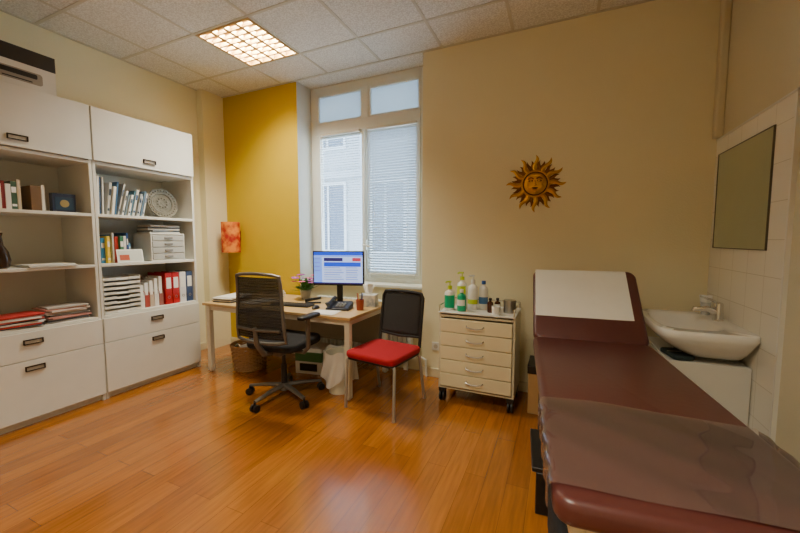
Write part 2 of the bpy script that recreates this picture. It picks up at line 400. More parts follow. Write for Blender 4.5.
for k in range(4):
    g=G(); z=.016+k*.061; g.box(-.12,.142,-.155,.155,z,z+.055); d=g.obj('drawer',mat('pale_grey_plastic',(182,182,174),.4),t,bevel=.003)
    g=G(); g.box(.142,.15,-.04,.04,z+.018,z+.036); g.obj('handle',mat('grey_plastic',(120,118,112),.4),d,bevel=.002)
for k in range(5):
    g=G(); g.box(-.105,.105,-.15,.15,0,.012); g.box(-.1,.1,-.145,.145,.012,.016,1)
    o=g.obj('booklet',[mat('bk%d'%k,[(200,200,195),(90,100,110),(226,222,210),(70,75,85),(190,180,160)][k],.5),M_paper],None,(-3.76+random.uniform(-.01,.01),2.35,1.4625+k*.0165),(0,0,R(random.uniform(-8,8))),bevel=.001)
    tag(o,'thin booklet lying on the small drawer unit','booklet','booklets on the drawer unit')
t=thing('letter_tray_stack','tall stack of white plastic letter trays holding papers','letter trays',(-3.76,1.915,.74),group=None)
for k in range(8):
    z=.002+k*.042
    g=G(); g.box(-.14,.14,-.15,.15,z,z+.003); g.box(-.14,.14,-.15,-.146,z,z+.037); g.box(-.14,.14,.146,.15,z,z+.037); g.box(-.14,-.137,-.146,.146,z,z+.037); g.box(.137,.14,-.146,-.05,z,z+.024); g.box(.137,.14,.05,.146,z,z+.024)
    tr=g.obj('letter_tray',M_white,t,bevel=.001)
    g=G(); g.box(-.13,.13,-.12,.12,z+.004,z+.012+random.random()*.012); g.obj('paper_stack',M_paper,tr)
for k,(yy,c) in enumerate(((2.10,(235,230,225)),(2.145,(170,70,60)),(2.19,(190,170,150)),(2.235,(225,220,215)),(2.28,(150,90,80)))):
    g=G(); g.box(-.2,0,-.02,.02,0,.005); 
    g.poly([(-.2,-.02,0),(0,-.02,0),(0,-.02,.14),(-.2,-.02,.3)],(0,.003,0)); g.poly([(-.2,.02,0),(0,.02,0),(0,.02,.14),(-.2,.02,.3)],(0,-.003,0)); g.box(-.004,0,-.017,.017,.005,.12)
    g.box(-.19,-.01,-.015,.015,.006,.22+.018*k,1)
    tag(g.obj('magazine_file',[mat('mf%d'%k,c,.5),M_paper],None,(-3.66,yy,.741)),'cardboard magazine file with loose papers on the lower shelf','magazine file','magazine files on the lower shelf')
def binder(yy,c,z=.741,h=.32,lab=''):
    t=thing('ring_binder',lab,'binder',(-3.64,yy,z),group='ring binders on the lower shelf')
    g=G(); w=.034
    g.box(-.28,0,-w,-w+.003,0,h); g.box(-.28,0,w-.003,w,0,h); g.box(-.003,0,-w+.003,w-.003,0,h)
    g.obj('cover',mat('binder%d_%d_%d'%c,c,.4),t,bevel=.001)
    g=G(); g.box(0,.0015,-.024,.024,h*.5,h*.85); g.obj('spine_label',M_paper,t)
    g=G(); g.lathe([(.014,0),(.014,.002),(.009,.002),(.009,0)],16,M=Matrix.Translation((.0,0,h*.22))@Matrix.Rotation(R(90),4,'Y'),c0=False,c1=False); g.obj('finger_ring',M_steel,t)
    g=G(); g.box(-.26,-.01,-.02,.02,.005,h-.02); g.obj('paper_block',M_pages,t)
binder(2.345,(180,16,24),lab='red ring binder with white spine label'); binder(2.42,(180,16,24),lab='red ring binder with white spine label'); binder(2.495,(225,225,228),lab='white ring binder with spine label'); binder(2.57,(60,80,120),lab='blue ring binder with white spine label')
g=G(); g.lathe([(.03,0),(.045,.01),(.055,.06),(.045,.12),(.022,.17),(.016,.23),(.022,.26),(.017,.26),(.012,.23),(0,.2)],24,c1=False)
tag(g.obj('vase',mat('dark_glazed_ceramic',(52,34,26),.2,noise=.2,ns=12),None,(-3.68,1.17,1.19)),'dark brown glazed bottle vase on the middle shelf','vase')
def stack(x,y,z,w,d,n,cols,lab,grp,rz=0,th=(.006,.014),jr=5):
    for k in range(n):
        t_=random.uniform(*th); c=random.choice(cols)
        g=G(); g.box(-w/2,w/2,-d/2,d/2,0,t_-.001); 
        o=g.obj('document',mat('doc%d_%d_%d'%c,c,.6),None,(x+random.uniform(-.012,.012),y+random.uniform(-.015,.015),z),(0,0,R(rz+random.uniform(-jr,jr))),bevel=.001)
        tag(o,lab,'document',grp); z+=t_
    return z
stack(-3.7,1.42,1.191,.21,.29,2,[(210,208,200),(170,168,160)],'thin booklet lying flat on the shelf','booklets lying on the middle shelf')
stack(-3.72,1.20,.741,.22,.3,11,[(190,50,45),(225,220,212),(235,230,225),(210,90,80),(60,60,60)],'paper folder in a flat pile on the lower shelf','folders piled on the lower shelf',jr=8)
stack(-3.74,1.52,.741,.23,.26,11,[(110,105,100),(180,175,168),(215,200,190),(80,80,85),(200,140,130)],'folder in a flat pile beside other papers','grey folders piled on the lower shelf',jr=7)
t=thing('carton_box','white product carton with black printed top band on the bookcase','box',(-3.77,1.23,2.51))
g=G(); g.box(-.16,.16,-.3,.3,0,.28); g.obj('carton',M_white,t,bevel=.003)
g=G(); g.box(.16,.1615,-.3,.3,.17,.28); g.box(-.16,.16,.3,.3015,.17,.28); g.box(-.16,.16,-.3,.3,.28,.2815); g.obj('printed_band',mat('black_print',(38,34,32),.4),t)
g=G(); MP=Matrix.Translation((.1602,0,0))@Matrix(((0,0,1,0),(1,0,0,0),(0,1,0,0),(0,0,0,1)))
g.cushion(-.06,.22,.04,.125,0,.003,.02,.001,M=MP); g.cushion(-.03,.19,.08,.115,.003,.0045,.01,.001,m=1,M=MP); g.box(.1632,.1642,.0,.16,.05,.058,1); g.obj('printed_picture',[mat('print_grey',(150,144,132),.5),M_black],t)

# ---------------- desk
M_beech=mat('beech_veneer',(206,172,116),.4,noise=.12,ns=3,stretch=(1,14,1))
t=thing('desk','light beech office desk with pale metal legs beneath the window','desk',(-2.51,2.95,0))
g=G(); g.box(-.91,.91,-.41,.41,.712,.74); g.obj('desktop',M_beech,t,bevel=.004)
M_leg=mat('cream_metal',(220,215,196),.4)
for sx in (-1,1):
    for sy in (-1,1):
        g=G(); x=.86*sx; y=.36*sy; g.box(x-.025,x+.025,y-.025,y+.025,0.01,.71); g.cyl((x,y,0),(x,y,.012),.02); g.obj('leg',M_leg,t,bevel=.004)
g=G()
g.box(-.84,.84,-.375,-.345,.66,.71); g.box(-.84,.84,.345,.375,.66,.71); g.box(-.875,-.845,-.335,.335,.66,.71); g.box(.845,.875,-.335,.335,.66,.71)
g.obj('apron_frame',M_leg,t,bevel=.003)
g=G(); g.box(-.83,.83,.30,.315,.3,.66); g.obj('modesty_panel',mat('grey_panel',(140,134,114),.5),t,bevel=.002)

t=thing('monitor','black widescreen monitor on stand showing a blue and white page','monitor',(-2.07,3.08,.74),R(16))
g=G(); g.box(-.27,.27,-.014,.02,.19,.545); g.box(-.2,.2,.02,.045,.25,.5); g.obj('bezel',M_black,t,bevel=.006)
g=G(); g.cushion(-.13,.13,-.09,.1,0,.015,.04,.005); g.box(-.03,.03,.03,.05,.01,.35); g.obj('stand',M_black,t,bevel=.002)
def em(n,c,e=1.0): return mat(n,c,.3,emit=e)
g=G(); ms=[em('scr_white',(170,195,250),1.3),em('scr_blue',(30,70,210),1.2),em('scr_dark',(50,40,100),.8),em('scr_light',(110,150,245),1.2),em('scr_red',(180,60,80)),em('scr_txt',(110,120,170))]
g.box(-.256,.256,-.0155,-.0145,.208,.532,0)
def sb(a,b_,c,d,m,k=1): g.box(a,b_,-.0155-.0006*k,-.0150,c,d,m)
sb(-.256,.256,.50,.532,1); sb(-.256,.256,.485,.498,3); sb(-.256,-.17,.208,.483,3); sb(-.15,.05,.44,.475,2); sb(-.15,.24,.385,.43,1)
for k in range(6):
    sb(-.15,.02+.02*(k%3),.37-.024*k,.377-.024*k,5); sb(.08,.2+.01*(k%2),.37-.024*k,.377-.024*k,5)
sb(.15,.24,.44,.475,4); sb(-.256,.256,.208,.222,2,2)
for k in range(4): sb(-.248,-.19,.46-.04*k,.468-.04*k,5,2)
g.obj('screen',ms,t,smooth=False)

t=thing('keyboard','black computer keyboard lying on the desk','keyboard',(-2.44,2.80,.741),R(6))
g=G(); g.cushion(-.22,.22,-.07,.07,0,.016,.012,.004); g.obj('case',M_black,t)
g=G()
for r_ in range(5):
    for c_ in range(15): x=-.205+c_*.0275; y=-.056+r_*.0235; g.box(x,x+.023,y,y+.019,.016,.021)
o=g.obj('keys',mat('key_grey',(55,55,58),.5),t,smooth=False)
g=G(); g.lathe([(.0,0),(.033,0),(.036,.01),(.028,.026),(.012,.033),(0,.034)],20,sx=.85,sy=1.5,c0=False,c1=False)
tag(g.obj('computer_mouse',mat('mouse_grey',(40,40,42),.4),None,(-2.12,2.76,.741),(0,0,R(8))),'dark computer mouse beside the keyboard','mouse')
t=thing('desk_phone','black office telephone with handset on the desk','telephone',(-1.90,2.84,.741),R(14))
g=G(); g.poly([(-.11,-.09,0),(-.11,.09,0),(-.11,.09,.06),(-.11,-.09,.02)],(.22,0,0)); g.obj('body',M_black,t,bevel=.006)
g=G(); g.tube([(-.08,-.09,.05),(-.08,-.06,.062),(-.08,.05,.09),(-.08,.09,.085)],[.022,.015,.015,.024],12); g.obj('handset',M_black,t)
g=G(); [g.box(-.02+.03*i,.0+.03*i,-.06+.03*j,-.04+.03*j,.03+.007*j,.043+.007*j) for i in range(3) for j in range(3)]; g.obj('keypad',mat('button_grey',(150,150,148),.5),t)
t=thing('potted_plant','potted plant with purple and pink flowers on the desk','plant',(-2.56,3.16,.74))
g=G(); g.lathe([(.04,0),(.045,.005),(.06,.10),(.064,.11),(.055,.11),(.05,.09),(0,.09)],24,c1=False); g.obj('pot',mat('pot_glaze',(170,168,160),.4),t)
g=G()
for k in range(60):
    a=random.uniform(0,6.28); el=random.uniform(.1,1.2); L=random.uniform(.1,.19); w=.026
    d=Vector((math.cos(a)*math.cos(el),math.sin(a)*math.cos(el),math.sin(el))); sd=Vector((-math.sin(a),math.cos(a),0)); o0=Vector((0,0,.09))
    p=[o0+d*L*.35,o0+d*L*.7+sd*w,o0+d*L,o0+d*L*.7-sd*w]; V=[g.bm.verts.new(q) for q in p]; g.bm.faces.new(V)
    g.tube([o0,o0+d*L*.4],.002,5)
g.obj('foliage',mat('leaf_green',(70,124,44),.6),t,solid=.001)
for k in range(16):
    a=random.uniform(0,6.28); r_=random.uniform(.01,.15); z=.26+random.uniform(0,.06)-r_*.5
    g=G(); c=Vector((r_*math.cos(a),r_*math.sin(a),z))
    for q in range(6):
        b_=q*math.pi/3; g.lathe([(0,-.006),(.02,0),(0,.006)],8,c=c+Vector((.022*math.cos(b_),.022*math.sin(b_),.003)),c0=False,c1=False)
    g.lathe([(0,-.01),(.01,0),(0,.014)],8,c=c,m=1,c0=False,c1=False)
    g.obj('flower',[mat('petal_purple',(170,70,170),.6) if k%3 else mat('petal_pink',(235,80,130),.6),mat('pollen',(230,200,80),.6)],t)
t=thing('tissue_box','white tissue box with tissue pulled out on the desk','tissue box',(-1.72,3.08,.74),R(12))
g=G(); g.box(-.085,.085,-.06,.06,0,.12); g.obj('carton',mat('tissue_carton',(226,222,210),.6,c2=(150,160,170),ns=14),t,bevel=.004)
g=G(); g.grid(lambda u,v: Vector(((u-.5)*(.06+.06*v),.03*math.sin(u*9)*v,.12+.11*v*(1-.3*abs(u-.5)))),12,6); g.obj('tissue',M_paper,t,solid=.001)
t=thing('pen_cup','red pen cup holding pens on the desk','pen holder',(-1.70,2.88,.74))
g=G(); g.lathe([(.033,0),(.038,.1),(.034,.1),(.03,.008),(0,.008)],20,c1=False); g.obj('cup',mat('maroon_cup',(160,70,44),.4),t)
for k,c in enumerate(((30,60,150),(30,30,30),(200,40,40),(230,190,60))):
    a=k*1.6; g=G(); g.cyl((.012*math.cos(a),.012*math.sin(a),.01),(.03*math.cos(a),.03*math.sin(a),.16),.004,n=8); g.obj('pen',mat('pen%d'%k,c,.4),t)
stack(-1.92,2.64,.741,.21,.18,3,[(238,236,230)],'white sheet of paper lying on the desk','papers on the desk',rz=12,th=(.002,.003))
stack(-3.24,2.78,.741,.24,.3,5,[(238,236,230),(60,60,62),(200,190,175)],'document lying on the desk end','documents at the desk end',rz=8)
stack(-2.94,2.85,.741,.21,.3,3,[(238,236,230),(225,222,215)],'white sheet of paper lying on the desk','papers on the desk',rz=-10,th=(.002,.003),jr=12)
g=G(); g.lathe([(.033,0),(.037,.09),(.034,.09),(.031,.008),(0,.008)],20,c1=False); g.tube([(.036,0,.075),(.06,0,.07),(.062,0,.035),(.034,0,.02)],.005,8)
tag(g.obj('mug',M_porc,None,(-2.86,3.1,.74)),'white ceramic mug on the desk','mug')
g=G(); g.box(-.08,.08,-.02,.02,0,.015); g.poly([(-.08,-.015,.015),(.08,-.015,.045),(.08,-.015,.07),(-.08,-.015,.045)],(0,.03,0))
tag(g.obj('stapler',M_black,None,(-2.32,2.98,.741),(0,0,R(30)),bevel=.003),'black stapler lying on the desk','stapler')

g=G(); M_grn=mat('green_print',(70,120,70),.5)
g.box(-.15,.15,-.12,.12,0,.27,0); g.box(-.151,.151,-.121,.121,.13,.23,1); g.box(-.1,.1,-.1225,-.121,.03,.11,2)
tag(g.obj('storage_carton',[M_white,M_grn,M_black],None,(-2.38,3.05,0),(0,0,R(10)),bevel=.002),'green and white paper carton on the floor beneath the desk','box')
t=thing('wicker_basket','round brown wicker basket on the floor under the desk','basket',(-3.06,2.82,0))
g=G(); M_wick=mat('wicker',(176,132,80),.8,noise=.25,ns=60)
for k in range(13):
    z=.01+k*.02; r_=.15+.03*k/12
    g.tube([((r_+.006*(-1)**(i+k))*math.cos(2*math.pi*i/32),(r_+.006*(-1)**(i+k))*math.sin(2*math.pi*i/32),z) for i in range(32)],.0095,6,closed=True)
g.lathe([(0,.004),(.15,.004),(.15,.012),(0,.012)],24,c0=False,c1=False); g.obj('woven_body',M_wick,t)
g=G(); g.tube([(.185*math.cos(2*math.pi*i/32),.185*math.sin(2*math.pi*i/32),.27) for i in range(32)],.013,8,closed=True); g.obj('rim',M_wick,t)
g=G(); g.grid(lambda u,v: Vector(((u-.5)*.22,(v-.5)*.22,.24+.05*math.sin(u*7)*math.cos(v*6))),10,10); g.obj('paper_waste',M_paper,t,solid=.002)
t=thing('waste_bin','white waste bin lined with translucent plastic bag beside desk leg','waste bin',(-1.83,2.72,0))
g=G(); g.lathe([(0,0),(.1,0),(.135,.36),(.14,.37),(.13,.37),(.097,.008),(0,.008)],28,c0=False,c1=False); g.obj('bin',mat('bin_white',(215,210,190),.4),t)
g=G()
def bag(u,v):
    a=2*math.pi*u; z=.37-.24*v*(1+.15*math.sin(a*3)) if v>.15 else .37+.03*(v/.15)
    r_=.143+.018*math.sin(a*9+v*4)*v+.018*v
    return Vector((r_*math.cos(a),r_*math.sin(a),z+.012*math.sin(a*5)))
g.grid(bag,64,10); g.obj('bin_bag',mat('bag_plastic',(240,238,232),.2,alpha=.65),t)
t=thing('radiator','white ribbed panel radiator in the window niche','radiator',(-2.0,3.45,0))
g=G()
for k in range(22): x=-.6+k*.055; g.box(x,x+.045,-.035,.03,.14,.74)
g.box(-.6,.6,-.02,.02,.16,.2); g.box(-.6,.6,-.02,.02,.68,.72); g.box(-.55,-.5,-.01,.01,0,.16); g.box(.5,.55,-.01,.01,0,.16)
g.obj('panel',M_frame,t,bevel=.006)
g=G(); g.tube([(.6,-.03,.2),(.7,-.075,.2),(.78,-.075,.17),(.79,-.075,.0)],.011,8); g.cyl((.66,-.06,.2),(.66,-.12,.2),.02); g.obj('pipe',M_frame,t)

t=thing('wall_lamp','red cylindrical paper lampshade with orange pattern fixed near the corner','lamp',(-3.80,3.26,1.24))
g=G(); g.lathe([(.105,0),(.11,.0),(.112,.19),(.11,.38),(.105,.38),(.107,.19)],32,c0=False,c1=False)
g.obj('lamp_shade',mat('red_shade',(170,6,8),.7,c2=(236,140,40),ns=9,emit=0),t)
g=G(); g.box(-.02,.02,.115,.14,.15,.27); g.cyl((0,.12,.21),(0,0,.21),.008,n=8); g.cyl((0,0,.16),(0,0,.27),.02); g.obj('bracket',M_dark,t)

# ---------------- office chair
M_gry=mat('grey_chair_frame',(104,98,90),.42,metal=.35)
M_mesh=mat('chair_mesh',(52,49,46),.8,alpha=.8,bump=.3,bs=200)
t=thing('office_chair','grey-framed mesh-backed swivel office chair with armrests at the desk','office chair',(-2.21,2.41,0),R(2))
g=G(); g.cyl((0,0,.07),(0,0,.13),.045,.035)
for k in range(5):
    a=R(90+72*k+32); d=Vector((math.cos(a),math.sin(a),0))
    g.tube([d*.03+Vector((0,0,.11)),d*.16+Vector((0,0,.105)),d*.33+Vector((0,0,.085))],[.028,.024,.017],8,flat=.7)
g.obj('star_base',M_gry,t)
for k in range(5):
    a=R(90+72*k+32); d=Vector((math.cos(a),math.sin(a),0))*.33; sd=Vector((-math.sin(a),math.cos(a),0))
    g=G(); c=d+Vector((0,0,.032)); 
    for s_ in (-1,1): g.cyl(c+sd*.008*s_,c+sd*.028*s_,.031,n=18)
    g.cyl(c,c+Vector((0,0,.05)),.009,n=8); g.obj('caster',M_black,t)
g=G(); g.cyl((0,0,.12),(0,0,.30),.026); g.cyl((0,0,.28),(0,0,.44),.017); g.obj('gas_column',M_black,t)
g=G(); g.cushion(-.1,.1,-.16,.1,.42,.47,.03,.01); g.obj('mechanism',M_gry,t)
g=G(); g.cushion(-.26,.26,-.22,.26,.47,.54,.1,.028,crown=.008); g.obj('seat',M_blackf,t)
def bk(u,z): return Vector((u,-.25-.16*(z-.55)+.5*u*u-.03*math.cos((z-.6)*6),z))
g=G(); g.grid(lambda a,b_: bk((a-.5)*.48*(1-.10*b_),.60+.50*b_),14,16); br=g.obj('backrest',M_mesh,t,solid=.004)
pts=[]
for k in range(11): pts.append(bk(-.247+.003*k,.58+.053*k))
for k in range(1,8): pts.append(bk(-.217+.434*k/8,1.115+.015*math.sin(math.pi*k/8)))
for k in range(11): pts.append(bk(.217+.003*k,1.11-.053*k))
for k in range(1,8): pts.append(bk(.247-.494*k/8,.575-.012*math.sin(math.pi*k/8)))
g=G(); g.tube(pts,.014,8,closed=True); g.obj('back_frame',M_gry,br)
g=G()
for k in range(20): z=.62+.024*k; g.tube([bk(-.232+.464*i/10,z)+Vector((0,-.005,0)) for i in range(11)],.0018,6)
g.obj('flexor_wires',mat('dark_wire',(56,53,50),.5),br)
g=G(); g.tube([(0,-.12,.45),(0,-.24,.46),(0,-.31,.56),(0,-.33,.70)],[.03,.026,.022,.016],10); g.tube([bk(-.22,.68)+Vector((0,-.02,0)),(0,-.33,.68),bk(.22,.68)+Vector((0,-.02,0))],.013,8); g.obj('back_support',M_gry,t)
for s_ in (-1,1):
    g=G(); g.tube([(.1*s_,-.04,.45),(.26*s_,-.05,.45),(.31*s_,-.06,.5),(.32*s_,-.07,.75)],[.018,.018,.02,.018],10)
    ar=g.obj('armrest',M_gry,t)
    g=G(); g.cushion(.32*s_-.042,.32*s_+.042,-.18,.07,.75,.78,.035,.012); g.obj('arm_pad',M_black,ar)

# ---------------- red visitor chair
M_red=mat('red_fabric',(160,2,22),.95,bump=.3,bs=250)
t=thing('visitor_chair','visitor chair with red padded seat, black mesh back and silver legs','chair',(-1.33,2.66,0),R(-8))
g=G(); g.cushion(-.245,.245,-.25,.22,.43,.485,.06,.022,crown=.008); g.obj('seat',M_red,t)
g=G(); g.cushion(-.235,.235,-.24,.21,.415,.432,.05,.006); g.obj('seat_pan',M_black,t)
for sx in (-1,1):
    g=G(); g.tube([(.22*sx,-.20,.42),(.235*sx,-.215,.4),(.24*sx,-.235,0.0)],.0125,10); g.obj('leg',M_silverp,t)
    g=G(); g.tube([(.22*sx,.16,.42),(.235*sx,.18,.4),(.24*sx,.26,0.0)],.0125,10); g.obj('leg',M_silverp,t)
g=G(); g.tube([(-.22,-.2,.415),(.22,-.2,.415)],.01,8); g.tube([(-.22,.16,.415),(.22,.16,.415)],.01,8); g.obj('crossbar',M_silverp,t)
def vb(u,z): return Vector((u,.225+.16*(z-.45)+.25*u*u-.015,z))
g=G(); g.grid(lambda a,b_: vb((a-.5)*.40,.55+.37*b_),12,12); b2=g.obj('backrest',mat('back_mesh',(40,38,38),.85,alpha=.9,bump=.3,bs=300),t,solid=.004)
g=G(); pts=[vb(-.21,.46+.047*k) for k in range(10)]+[vb(-.19,.922),vb(-.1,.932),vb(0,.935),vb(.1,.932),vb(.19,.922)]+[vb(.21,.883-.047*k) for k in range(10)]
g.tube(pts,.014,8); g.tube([vb(-.21,.55),vb(0,.54),vb(.21,.55)],.011,8); g.obj('back_frame',M_black,b2)

# ---------------- drawer trolley
M_cream=mat('cream_laminate',(232,222,184),.45,noise=.03)
M_tray=mat('trolley_frame',(212,204,176),.4)
t=thing('drawer_trolley','cream medical drawer trolley with five drawers on black casters','trolley',(-.615,3.10,0))
hx,hy=.315,.22
g=G(); g.box(-hx+.02,hx-.02,-hy+.02,hy,.12,.135); g.box(-hx,-hx+.02,-hy+.02,hy,.12,.78); g.box(hx-.02,hx,-hy+.02,hy,.12,.78); g.box(-hx+.02,hx-.02,hy-.015,hy,.135,.77); g.box(-hx+.02,hx-.02,-hy+.02,hy-.015,.745,.765)
g.obj('body',M_tray,t,bevel=.003)
g=G(); g.box(-hx,hx,-hy,hy,.78,.79); g.obj('top',M_white,t,bevel=.002)
g=G(); zz=.845; pp=[(-hx+.01,-hy+.01,.79),(-hx+.01,-hy+.01,zz),(-hx+.01,hy-.01,zz),(hx-.01,hy-.01,zz),(hx-.01,-hy+.01,zz),(hx-.01,-hy+.01,.79)]
g.tube(pp,.006,8); g.cyl((-hx+.01,hy-.01,.79),(-hx+.01,hy-.01,zz),.006,n=8); g.cyl((hx-.01,hy-.01,.79),(hx-.01,hy-.01,zz),.006,n=8)
g.obj('gallery_rail',M_chrome,t)
for k in range(5):
    z=.15+k*.118
    g=G(); g.box(-hx+.022,hx-.022,-hy,-hy+.02,z,z+.112); g.box(-hx+.03,hx-.03,-hy+.02,hy-.03,z+.01,z+.09); d=g.obj('drawer',M_cream,t,bevel=.003)
    g=G(); g.tube([(-.07,-hy,z+.065),(-.065,-hy-.025,z+.06),(-.03,-hy-.03,z+.052),(0,-hy-.03,z+.05),(.03,-hy-.03,z+.052),(.065,-hy-.025,z+.06),(.07,-hy,z+.065)],.006,8); g.obj('handle',M_steel,d)
for sx in (-1,1):
    for sy in (-1,1):
        g=G(); x=sx*(hx-.03); y=sy*(hy-.05); 
        for q in (-1,1): g.cyl((x+.006*q,y,.045),(x+.022*q,y,.045),.045,n=20)
        g.cyl((x,y,.045),(x,y,.12),.01,n=8); g.box(x-.028,x+.028,y-.03,y+.02,.085,.12); g.obj('caster',M_black,t,bevel=.002)
def bottle(nm,lab,x,y,prof,body,cap,capz,caph,capr,pump=False,label=None,group='bottles on the trolley'):
    t=thing(nm,lab,'bottle',(x,y,.7905),R(random.uniform(-20,20)),group)
    g=G(); g.lathe(prof,24); g.obj('bottle_body',body,t)
    g=G(); g.cyl((0,0,capz),(0,0,capz+caph),capr)
    if pump: g.cyl((0,0,capz+caph),(0,0,capz+caph+.03),.005,n=8); g.tube([(.012,0,capz+caph+.035),(0,0,capz+caph+.035),(-.02,-.02,capz+caph+.035),(-.03,-.03,capz+caph+.027)],.008,8)
    g.obj('cap',cap,t)
    if label:
        rr=max(p[0] for p in prof)+.0008; z0,z1=label[1]
        g=G(); g.grid(lambda u,v: Vector((rr*math.cos(R(-170)+u*R(160)),rr*math.sin(R(-170)+u*R(160)),z0+(z1-z0)*v)),14,1); g.obj('paper_label',label[0],t)
M_gb=mat('green_bottle',(10,170,120),.3); M_wb=mat('white_bottle',(240,240,232),.35); M_gc=mat('lime_cap',(200,220,50),.4); M_bc=mat('blue_cap',(40,90,170),.4)
M_lb=mat('lab_blue',(70,120,170),.5)
P=lambda r,h:[(r*.9,0),(r,.006),(r,h*.78),(r*.85,h*.88),(r*.35,h*.95),(r*.33,h)]
bottle('sanitizer_bottle','white disinfectant bottle with green label',-.865,3.0,P(.045,.18),M_wb,M_gc,.18,.03,.02,True,(M_gb,(.02,.13)))
bottle('sanitizer_bottle','white pump bottle with lime yellow label',-.79,3.13,P(.045,.25),M_wb,M_gc,.25,.03,.02,True,(M_gc,(.1,.2)))
bottle('sanitizer_bottle','green disinfectant bottle with white label',-.755,2.98,P(.038,.16),M_gb,M_wb,.16,.025,.016,False,(M_wb,(.05,.10)))
bottle('sanitizer_bottle','tall white bottle with white cap',-.685,3.1,P(.044,.23),M_wb,M_wb,.23,.03,.018,True,(M_gc,(.05,.09)))
bottle('sanitizer_bottle','white bottle with blue cap',-.60,3.14,P(.040,.22),M_wb,M_bc,.22,.03,.018,False,(M_lb,(.05,.11)))
bottle('small_bottle','small dark brown glass bottle with dark cap',-.52,3.02,P(.024,.1),mat('amber_glass',(70,30,12),.15),M_black,.1,.02,.013)
bottle('small_bottle','small dark brown glass bottle with white label',-.465,3.05,P(.024,.1),mat('amber_glass',(70,30,12),.15),M_black,.1,.02,.013,False,(M_wb,(.02,.07)))
g=G(); g.lathe([(.048,0),(.05,.005),(.05,.085),(.052,.085),(.052,.105),(0,.108)],28,c1=False)
tag(g.obj('metal_jar',M_steel,None,(-.37,3.08,.7905)),'round brushed steel jar with lid on the trolley','jar')
g=G(); g.lathe([(.03,0),(.034,.07),(.031,.07),(.027,.006),(0,.006)],24,c1=False)
tag(g.obj('paper_cup',M_paper,None,(-.46,2.94,.7905)),'small white plastic cup on the trolley','cup')

# ---------------- sun ornament
M_gold=mat('antique_gold',(222,168,58),.28,metal=.85,noise=.15,ns=18,bump=.3,bs=30)
M_goldd=mat('dark_bronze_gold',(150,98,26),.35,metal=.7,noise=.2,ns=18)
M_rec=mat('dark_recess_bronze',(80,48,14),.5,metal=.4)
t=thing('sun_ornament','gilded metal sun face wall ornament with wavy rays','wall ornament',(-.215,3.399,1.89))
Rx=Matrix.Rotation(R(90),4,'X')
g=G(); g.lathe([(.122,0),(.122,.012),(.112,.020),(.104,.016)],36,M=Rx,c1=False,c0=True); g.lathe([(.104,.016),(.098,.010),(.094,.014)],36,M=Rx,m=2,c0=False,c1=False); g.lathe([(.094,.014),(.080,.032),(.050,.044),(.02,.048),(0,.049)],36,M=Rx,c0=False,c1=False)
def blob(c,r,sx=1,sy=1,sz=1,m=0):
    Mx=Rx@Matrix.Translation(c)@Matrix.Diagonal((sx,sy,sz,1))
    g.lathe([(r*math.sin(a),-r*math.cos(a)) for a in [math.pi*k/8 for k in range(9)]],14,M=Mx,m=m,c0=False,c1=False)
for s_ in (-1,1):
    blob((.034*s_,.020,.042),.016,1.3,.6,.6,2); blob((.034*s_,.020,.049),.008,1.3,1,.8); blob((.046*s_,-.024,.034),.024,1,1,.5)
    g.tube([Rx@Vector((.012*s_,.036,.050)),Rx@Vector((.034*s_,.050,.044)),Rx@Vector((.060*s_,.036,.036))],.006,6,m=1)
blob((0,0.0,.052),.011,.8,2.4,1.1); blob((0,-.016,.056),.013,1.3,.7,1.1)
blob((0,-.040,.047),.017,1.7,.32,.7,2); blob((0,-.049,.044),.015,1.4,.35,.7,1); blob((0,-.070,.034),.019,1.1,.8,.5); blob((0,.068,.032),.022,1.8,.7,.4)
g.obj('sun_face',[M_gold,M_goldd,M_rec],t,ang=60)
for k in range(36):
    a=2*math.pi*k/36; kind=k%3; big=kind==0
    L=(.25,.205,.205)[kind]; w=(.026,.017,.017)[kind]
    g=G(); loops=[]
    n=12
    for i in range(n+1):
        s_=i/n; r_=.108+(L-.108)*s_; off=(.013 if big else .006*(1 if kind==1 else -1))*math.sin(s_*2*math.pi); ww=w*(1-s_)**.6*(1 if s_<.99 else .05)+.0006
        if not big: ww=w*math.sin(math.pi*min(1,.35+s_*.65))+.0006
        h=.016*(1-s_*.6)
        def P3(rr,tt,zz): return Rx@Vector((rr*math.cos(a)-tt*math.sin(a),rr*math.sin(a)+tt*math.cos(a),zz))
        z0=.006 if big else .001
        loops.append([P3(r_,off-ww,z0),P3(r_,off,z0+h),P3(r_,off+ww,z0),P3(r_,off,z0-.001)])
    g.loops(loops); g.obj('ray',M_gold if big else M_goldd,t,ang=20)

# ---------------- exam bed
M_vin=mat('burgundy_vinyl',(88,46,42),.36,bump=.05,bs=40)
M_bedf=mat('bed_frame_cream',(220,214,192),.4)
BA=R(5.5)
t=thing('examination_couch','burgundy vinyl examination couch with raised backrest on pale frame','examination couch',(.351,.937,0),BA)
g=G(); g.cushion(-.343,.343,0.03,1.655,.675,.75,.05,.025); g.obj('mattress',M_vin,t)
bang=math.atan2(.43,.385); Mb=Matrix.Translation((0,1.665,.70))@Matrix.Rotation(bang,4,'X')
g=G(); g.cushion(-.34,.34,0,.60,-.02,.05,.06,.025,M=Mb); g.obj('backrest',M_vin,t)
g=G()
g.box(-.30,-.26,.09,1.6,.62,.672); g.box(.26,.30,.09,1.6,.62,.672); g.box(-.26,.26,.09,.13,.62,.672); g.box(-.26,.26,1.56,1.6,.62,.672)
g.box(-.29,.29,0.05,.56,-.045,-.022,M=Mb)
g.obj('frame',M_bedf,t,bevel=.004)
for sx in (-1,1):
    for y in (.12,1.5):
        g=G(); x=.25*sx; g.box(x-.022,x+.022,y-.022,y+.022,.02,.62); g.cyl((x,y,0),(x,y,.03),.024); g.obj('leg',M_bedf,t,bevel=.004)
